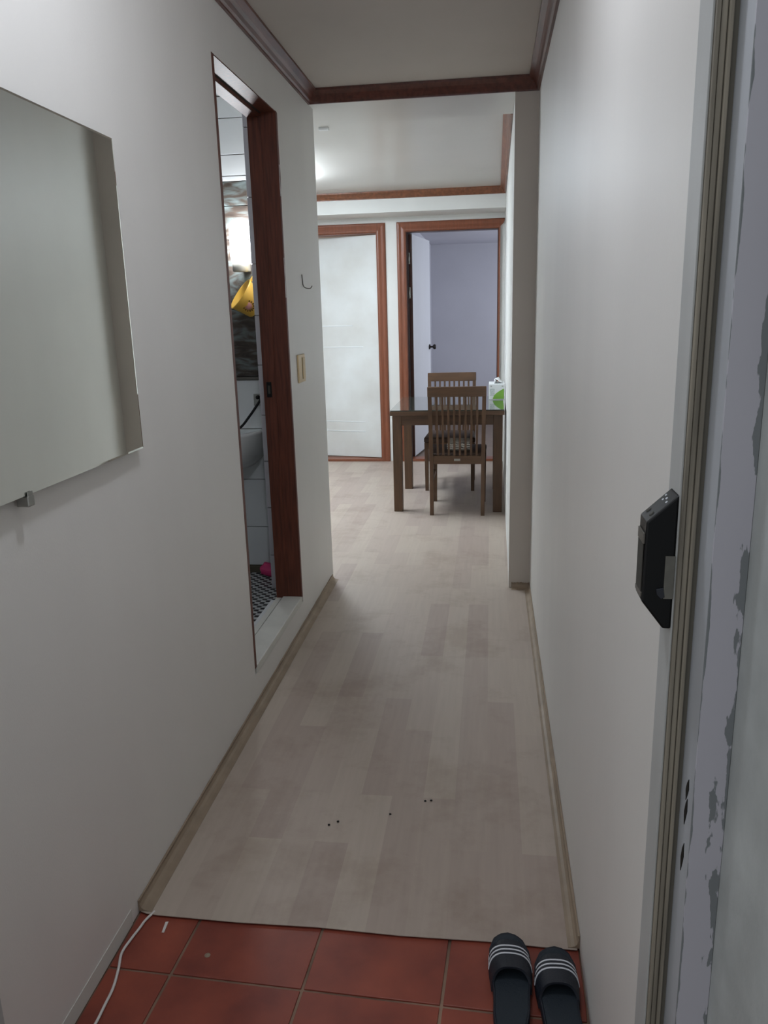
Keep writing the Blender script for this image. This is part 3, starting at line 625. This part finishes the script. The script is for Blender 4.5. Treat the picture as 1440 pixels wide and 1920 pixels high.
# ------------------------------------------------------------------ lamps out of view
lamp = thing('ceiling_lamp', 'round lit ceiling lamp over the corridor', 'lamp', (-0.32, 1.40, ZC))
bm = bmesh.new(); lathe(bm, [(0, ZC - 0.0005), (0.13, ZC - 0.0005), (0.13, ZC - 0.025), (0, ZC - 0.025)], 32, Matrix.Translation((-0.32, 1.40, 0))); obj('lamp_base', bm, M_white, lamp)
bm = bmesh.new(); lathe(bm, [(0.068, ZC - 0.026), (0.074, ZC - 0.05), (0.070, ZC - 0.075), (0.05, ZC - 0.095), (0, ZC - 0.105)], 32, Matrix.Translation((-0.32, 1.40, 0))); obj('glass_shade', bm, M_halllamp, lamp)
lamp = thing('ceiling_lamp', 'long lit ceiling lamp over the dining area', 'lamp', (-1.62, 5.80, ZC))
obj('lamp_base', B(-1.84, -1.40, 5.25, 6.35, ZC - 0.02, ZC - 0.0005), M_white, lamp)
obj('diffuser', B(-1.82, -1.42, 5.27, 6.33, ZC - 0.10, ZC - 0.021, bev=0.015), M_livlamp, lamp)

# ------------------------------------------------------------------ dining table
TX0, TX1, TY0, TY1 = -0.703, 0.103, 5.55, 6.44
tb = thing('dining_table', 'dark brown wooden dining table with a glass top against the wall', 'table', ((TX0 + TX1) / 2, 6.0, 0.006))
obj('tabletop', B(TX0, TX1, TY0, TY1, 0.714, 0.744, bev=0.003), M_walnut_h, tb)
obj('glass_cover', B(TX0 + 0.002, TX1 - 0.002, TY0 + 0.002, TY1 - 0.002, 0.7442, 0.752, bev=0.001), M_glasstop, tb, label='tinted glass sheet covering the tabletop')
lg = 0.064
for (x, y) in ((TX0 + 0.012, TY0 + 0.035), (TX1 - 0.012 - lg, TY0 + 0.035), (TX0 + 0.012, TY1 - 0.035 - lg), (TX1 - 0.012 - lg, TY1 - 0.035 - lg)):
    obj('leg', B(x, x + lg, y, y + lg, 0.0062, 0.714, bev=0.003), M_walnut, tb)
xa_, xb_ = TX0 + 0.012 + lg, TX1 - 0.012 - lg
obj('apron', B(xa_, xb_, TY0 + 0.047, TY0 + 0.069, 0.640, 0.714), M_walnut_h, tb); obj('apron', B(xa_, xb_, TY1 - 0.069, TY1 - 0.047, 0.640, 0.714), M_walnut_h, tb)
obj('apron', B(TX0 + 0.022, TX0 + 0.044, TY0 + 0.099, TY1 - 0.099, 0.640, 0.714), M_walnut, tb); obj('apron', B(TX1 - 0.044, TX1 - 0.022, TY0 + 0.099, TY1 - 0.099, 0.640, 0.714), M_walnut, tb)

# ------------------------------------------------------------------ chairs (local: back posts at y=0, seat towards +y)
def chair(label, loc, rz, plate):
    c = thing('dining_chair', label, 'chair', loc, group='slat-back chairs at the dining table', local=True)
    c.rotation_euler = (0, 0, rz)
    hw = 0.194
    for s in (-1, 1):
        bm = bmesh.new(); L = []
        for (dx, dy) in ((-0.0135, -0.018), (0.0135, -0.018), (0.0135, 0.018), (-0.0135, 0.018)):
            L.append([(s * (hw - 0.0135) + dx, dy * 0.8 - 0.028, 0.0002), (s * (hw - 0.0125) + dx, dy, 0.35), (s * (hw - 0.011) + dx, dy, 0.46), (s * (hw - 0.006) + dx, dy * 0.8 - 0.030, 0.850)])
        strips(bm, L, close=True); obj('back_post', bm, M_walnut, c)
        bm = bmesh.new(); L = []
        for (dx, dy) in ((-0.017, -0.017), (0.017, -0.017), (0.017, 0.017), (-0.017, 0.017)):
            L.append([(s * 0.185 + dx * 0.8, 0.40 + dy * 0.8, 0.0002), (s * 0.185 + dx, 0.40 + dy, 0.395)])
        strips(bm, L, close=True); obj('leg', bm, M_walnut, c)
        obj('side_rail', B(s * 0.185 - 0.010, s * 0.185 + 0.010, 0.018, 0.384, 0.345, 0.395), M_walnut, c)
        obj('stretcher', B(s * 0.184 - 0.009, s * 0.184 + 0.009, 0.006, 0.386, 0.225, 0.255), M_walnut, c)
    obj('front_rail', B(-0.168, 0.168, 0.39, 0.41, 0.345, 0.395), M_walnut_h, c)
    bm = bmesh.new(); L = []
    for (dy, z) in ((-0.052, 0.846), (-0.024, 0.846), (-0.030, 0.916), (-0.056, 0.916)):
        L.append([(x, dy - 0.010 * (1 - (x / 0.203) ** 2), z) for x in (-0.203, -0.15, -0.08, 0, 0.08, 0.15, 0.203)])
    strips(bm, L, close=True); bmesh.ops.bevel(bm, geom=[e for e in bm.edges if len(e.link_faces) == 2 and e.calc_face_angle(0) > 0.6], offset=0.003, segments=1, affect='EDGES'); obj('crest_rail', bm, M_walnut_h, c)
    obj('back_rail', B(-0.169, 0.169, -0.012, 0.012, 0.368, 0.428, bev=0.002), M_walnut_h, c)
    for k in range(8):
        x = -0.140 + 0.280 * k / 7; xb = x * 0.97
        bm = bmesh.new(); L = []
        for (dx, dy) in ((-0.0075, -0.005), (0.0075, -0.005), (0.0075, 0.005), (-0.0075, 0.005)):
            L.append([(xb + dx, dy, 0.427), (x + dx, dy - 0.014, 0.65), (x + dx, dy - 0.037, 0.848)])
        strips(bm, L, close=True); obj('slat', bm, M_walnut, c)
    bm = bmesh.new(); prism(bm, [(-0.205, 0.43), (0.205, 0.43), (0.190, 0.022), (-0.190, 0.022)], 'z', 0.396, 0.440, bev=0.012); obj('seat', bm, M_seat, c, smooth=True)
    if plate: obj('maker_plate', B(-0.022, 0.022, -0.0135, -0.0118, 0.391, 0.407, bev=0.0005), M_metal, c, label='small silver plate on the back rail')
    return c
chair('brown slat-back dining chair on the near side, silver plate on its back', (-0.226, 5.520, 0.0062), 0.0, True)
chair('brown slat-back dining chair on the far side, in front of the open doorway', (-0.318, 6.69, 0.0062), math.pi, False)
# folded striped cloth on the near chair
bm = bmesh.new(); box(bm, -0.305, -0.135, 5.64, 5.88, 0.4482, 0.505, bev=0.014)
tag(obj('striped_cushion', bm, M_zebra, smooth=True), 'small black and white striped cushion on the near chair seat', 'cushion')

# ------------------------------------------------------------------ tissue box
tx = thing('tissue_box', 'white and green tissue box on the glass table top by the wall', 'tissue box', (0.052, 6.28, 0.752))
bx0, bx1, by0, by1, bz0, bz1 = -0.008, 0.110, 6.17, 6.40, 0.7525, 0.872
obj('carton', B(bx0, bx1, by0, by1, bz0, bz1, bev=0.002), M_card, tx)
bm = bmesh.new(); pts = [(bx0 + 0.030, bz0 + 0.006)]
for k in range(9):
    t = k / 8; pts.append((bx0 + 0.030 + (bx1 - 0.003 - bx0 - 0.030) * t, bz0 + 0.010 + 0.075 * t ** 0.55))
pts.append((bx1 - 0.003, bz0 + 0.006)); prism(bm, pts, 'y', by0 - 0.0008, by0 + 0.0005); obj('green_print', bm, M_green, tx, label='green curved print on the front')
obj('grey_print', B(bx0 + 0.008, bx0 + 0.045, by0 - 0.0004, by0 + 0.0004, bz0 + 0.03, bz0 + 0.085), M_cardg, tx)
for x_ in (bx0 + 0.018, bx1 - 0.014):
    bm = bmesh.new(); box(bm, x_ - 0.006, x_ + 0.006, by0 - 0.0008, by0 + 0.0004, bz1 - 0.022, bz1 - 0.012); obj('print_mark', bm, M_steel, tx)
obj('side_print', B(bx0 - 0.0008, bx0 + 0.0003, by0 + 0.06, by1 - 0.02, bz0 + 0.006, bz0 + 0.05), M_green, tx)
bm = bmesh.new(); random.seed(5); L = []
for k in range(4):
    yy = by0 + 0.04 + 0.05 * k; L.append([(0.030 + 0.02 * math.sin(k), yy, bz1 - 0.001), (0.040 + 0.012 * math.sin(2 * k), yy, bz1 + 0.020 + 0.006 * (k % 2)), (0.052 + 0.01 * k - 0.015, yy - 0.005, bz1 + 0.040 - 0.010 * (k % 3)), (0.080, yy, bz1 + 0.012 + 0.006 * (k % 2)), (0.098, yy + 0.01, bz1 + 0.004)])
strips(bm, L); bmesh.ops.solidify(bm, geom=bm.faces[:], thickness=0.0008); obj('tissue', bm, M_tissue, tx, smooth=True)

# ------------------------------------------------------------------ slide sandals by the wall
def slide(label, loc, rz, mir):
    s_ = thing('slide_sandal', label, 'sandal', loc, group='pair of slide sandals', local=True); s_.rotation_euler = (0, 0, rz)
    Ln = 0.272
    def hwid(t):   # half width along the sole, t from heel 0 to toe 1
        pts = [(0, 0.0), (0.03, 0.019), (0.10, 0.031), (0.25, 0.038), (0.42, 0.0385), (0.58, 0.042), (0.74, 0.0465), (0.86, 0.0445), (0.95, 0.033), (0.985, 0.020), (1.0, 0.0)]
        for (a, b), (c, d) in zip(pts, pts[1:]):
            if a <= t <= c:
                u = (t - a) / (c - a); return b + (d - b) * u
        return 0
    def off(t): return mir * 0.006 * math.sin(math.pi * t)
    n = 28; ts = [0.5 - 0.5 * math.cos(math.pi * k / n) for k in range(n + 1)]
    def outline(sc, zf):
        R_ = [(off(t) + sc * hwid(t), (t - 0.5) * Ln * (0.5 + 0.5 * sc), zf(t)) for t in ts[1:-1]]
        L_ = [(off(t) - sc * hwid(t), (t - 0.5) * Ln * (0.5 + 0.5 * sc), zf(t)) for t in ts[1:-1]][::-1]
        return [(off(0), -0.5 * Ln * (0.5 + 0.5 * sc), zf(0))] + R_ + [(off(1), 0.5 * Ln * (0.5 + 0.5 * sc), zf(1))] + L_
    toe = lambda t: 0.012 * max(0, (t - 0.8) / 0.2) ** 2
    rings = [outline(0.94, lambda t: 0.0003 + toe(t)), outline(1.0, lambda t: 0.006 + toe(t)), outline(1.0, lambda t: 0.026 + toe(t)), outline(0.95, lambda t: 0.030 + toe(t)), outline(0.88, lambda t: 0.0275 + toe(t))]
    bm = bmesh.new(); V = [[bm.verts.new(p_) for p_ in r_] for r_ in rings]; m_ = len(V[0])
    for a, b in zip(V, V[1:]):
        for i in range(m_): bm.faces.new((a[i], a[(i + 1) % m_], b[(i + 1) % m_], b[i]))
    bm.faces.new(V[0][::-1]); bmesh.ops.recalc_face_normals(bm, faces=bm.faces); obj('sole', bm, M_navy, s_, smooth=True)
    bm = bmesh.new(); bm.faces.new([bm.verts.new((x, y, z + 0.0004)) for x, y, z in rings[-1]]); bmesh.ops.recalc_face_normals(bm, faces=bm.faces)
    bmesh.ops.solidify(bm, geom=bm.faces[:], thickness=0.001); obj('insole', bm, M_navy2, s_)
    # strap: arched band over the forefoot
    def arch(t, k, grow=0.0):
        a = math.pi * k / 22; wd = hwid(t) + 0.0015 + grow; hh = 0.052 - 0.020 * (t - 0.55) / 0.37 + grow
        sg = lambda v: math.copysign(abs(v) ** 0.72, v)
        return (off(t) + wd * sg(math.cos(a)), (t - 0.5) * Ln, 0.008 + hh * abs(math.sin(a)) ** 0.72)
    T = [0.56, 0.62, 0.70, 0.78, 0.86, 0.92]
    bow = lambda k: 0.018 * (math.sin(math.pi * k / 22)) - 0.018   # rear edge sits lower at the sides
    def pt(t, k, grow=0.0):
        x, y, z = arch(min(t, 0.93), k, grow); return (x, y + bow(k) * 1.0, z)
    bm = bmesh.new(); outer = [[pt(t, k) for k in range(23)] for t in T]; inner = [[pt(t, k, -0.005) for k in range(23)] for t in T]
    strips(bm, outer + inner[::-1], close=True); obj('strap', bm, M_navy, s_, smooth=False)
    for tt in (0.735, 0.785, 0.835):
        bm = bmesh.new(); A = [pt(tt - 0.0085, k, 0.0007) for k in range(1, 22)]; Bq = [pt(tt + 0.0085, k, 0.0007) for k in range(1, 22)]
        A2 = [pt(tt - 0.0085, k, -0.001) for k in range(1, 22)]; B2 = [pt(tt + 0.0085, k, -0.001) for k in range(1, 22)]
        strips(bm, [A, Bq, B2, A2], close=True); obj('stripe', bm, M_stripe, s_)
    return s_
slide('dark navy slide sandal with white stripes, the one standing farther from the wall', (0.049, 1.405, 0.0008), math.radians(0), 1)
slide('dark navy slide sandal with white stripes, the one against the wall', (0.1585, 1.375, 0.0008), math.radians(3), -1)

# ------------------------------------------------------------------ cord and crumbs
bm = bmesh.new(); tube(bm, smooth_path([(-0.815, 1.56, 0.0045), (-0.826, 1.53, 0.004), (-0.829, 1.506, 0.004), (-0.835, 1.468, 0.004), (-0.838, 1.427, 0.004), (-0.825, 1.383, 0.004), (-0.813, 1.332, 0.004), (-0.810, 1.284, 0.004), (-0.808, 1.239, 0.004), (-0.81, 1.15, 0.004), (-0.83, 1.06, 0.004)]), 0.0032)
tag(obj('cord', bm, M_cord), 'thin white cord lying on terracotta tiles along the wall', 'cord')
for (x, y, lb) in ((-0.184, 2.071, 'left one of two dark crumbs close together, nearer the plain wall'), (-0.165, 2.075, 'right one of two dark crumbs close together, nearer the plain wall'),
        (-0.28, 1.998, 'lone dark crumb in the middle of the corridor floor'), (-0.449, 1.932, 'front one of two dark crumbs nearer the mirror wall'), (-0.426, 1.949, 'back one of two dark crumbs nearer the mirror wall')):
    bm = bmesh.new(); bmesh.ops.create_icosphere(bm, subdivisions=1, radius=0.0038)
    for v in bm.verts: v.co = Vector((v.co.x * random.uniform(0.8, 1.5) + x, v.co.y * random.uniform(0.8, 1.3) + y, 0.0084 + v.co.z * 0.6))
    tag(obj('crumb', bm, M_black), lb, 'crumb', group='dark crumbs on the corridor floor')

for o in bpy.data.objects:
    if '_local' in o: del o['_local']
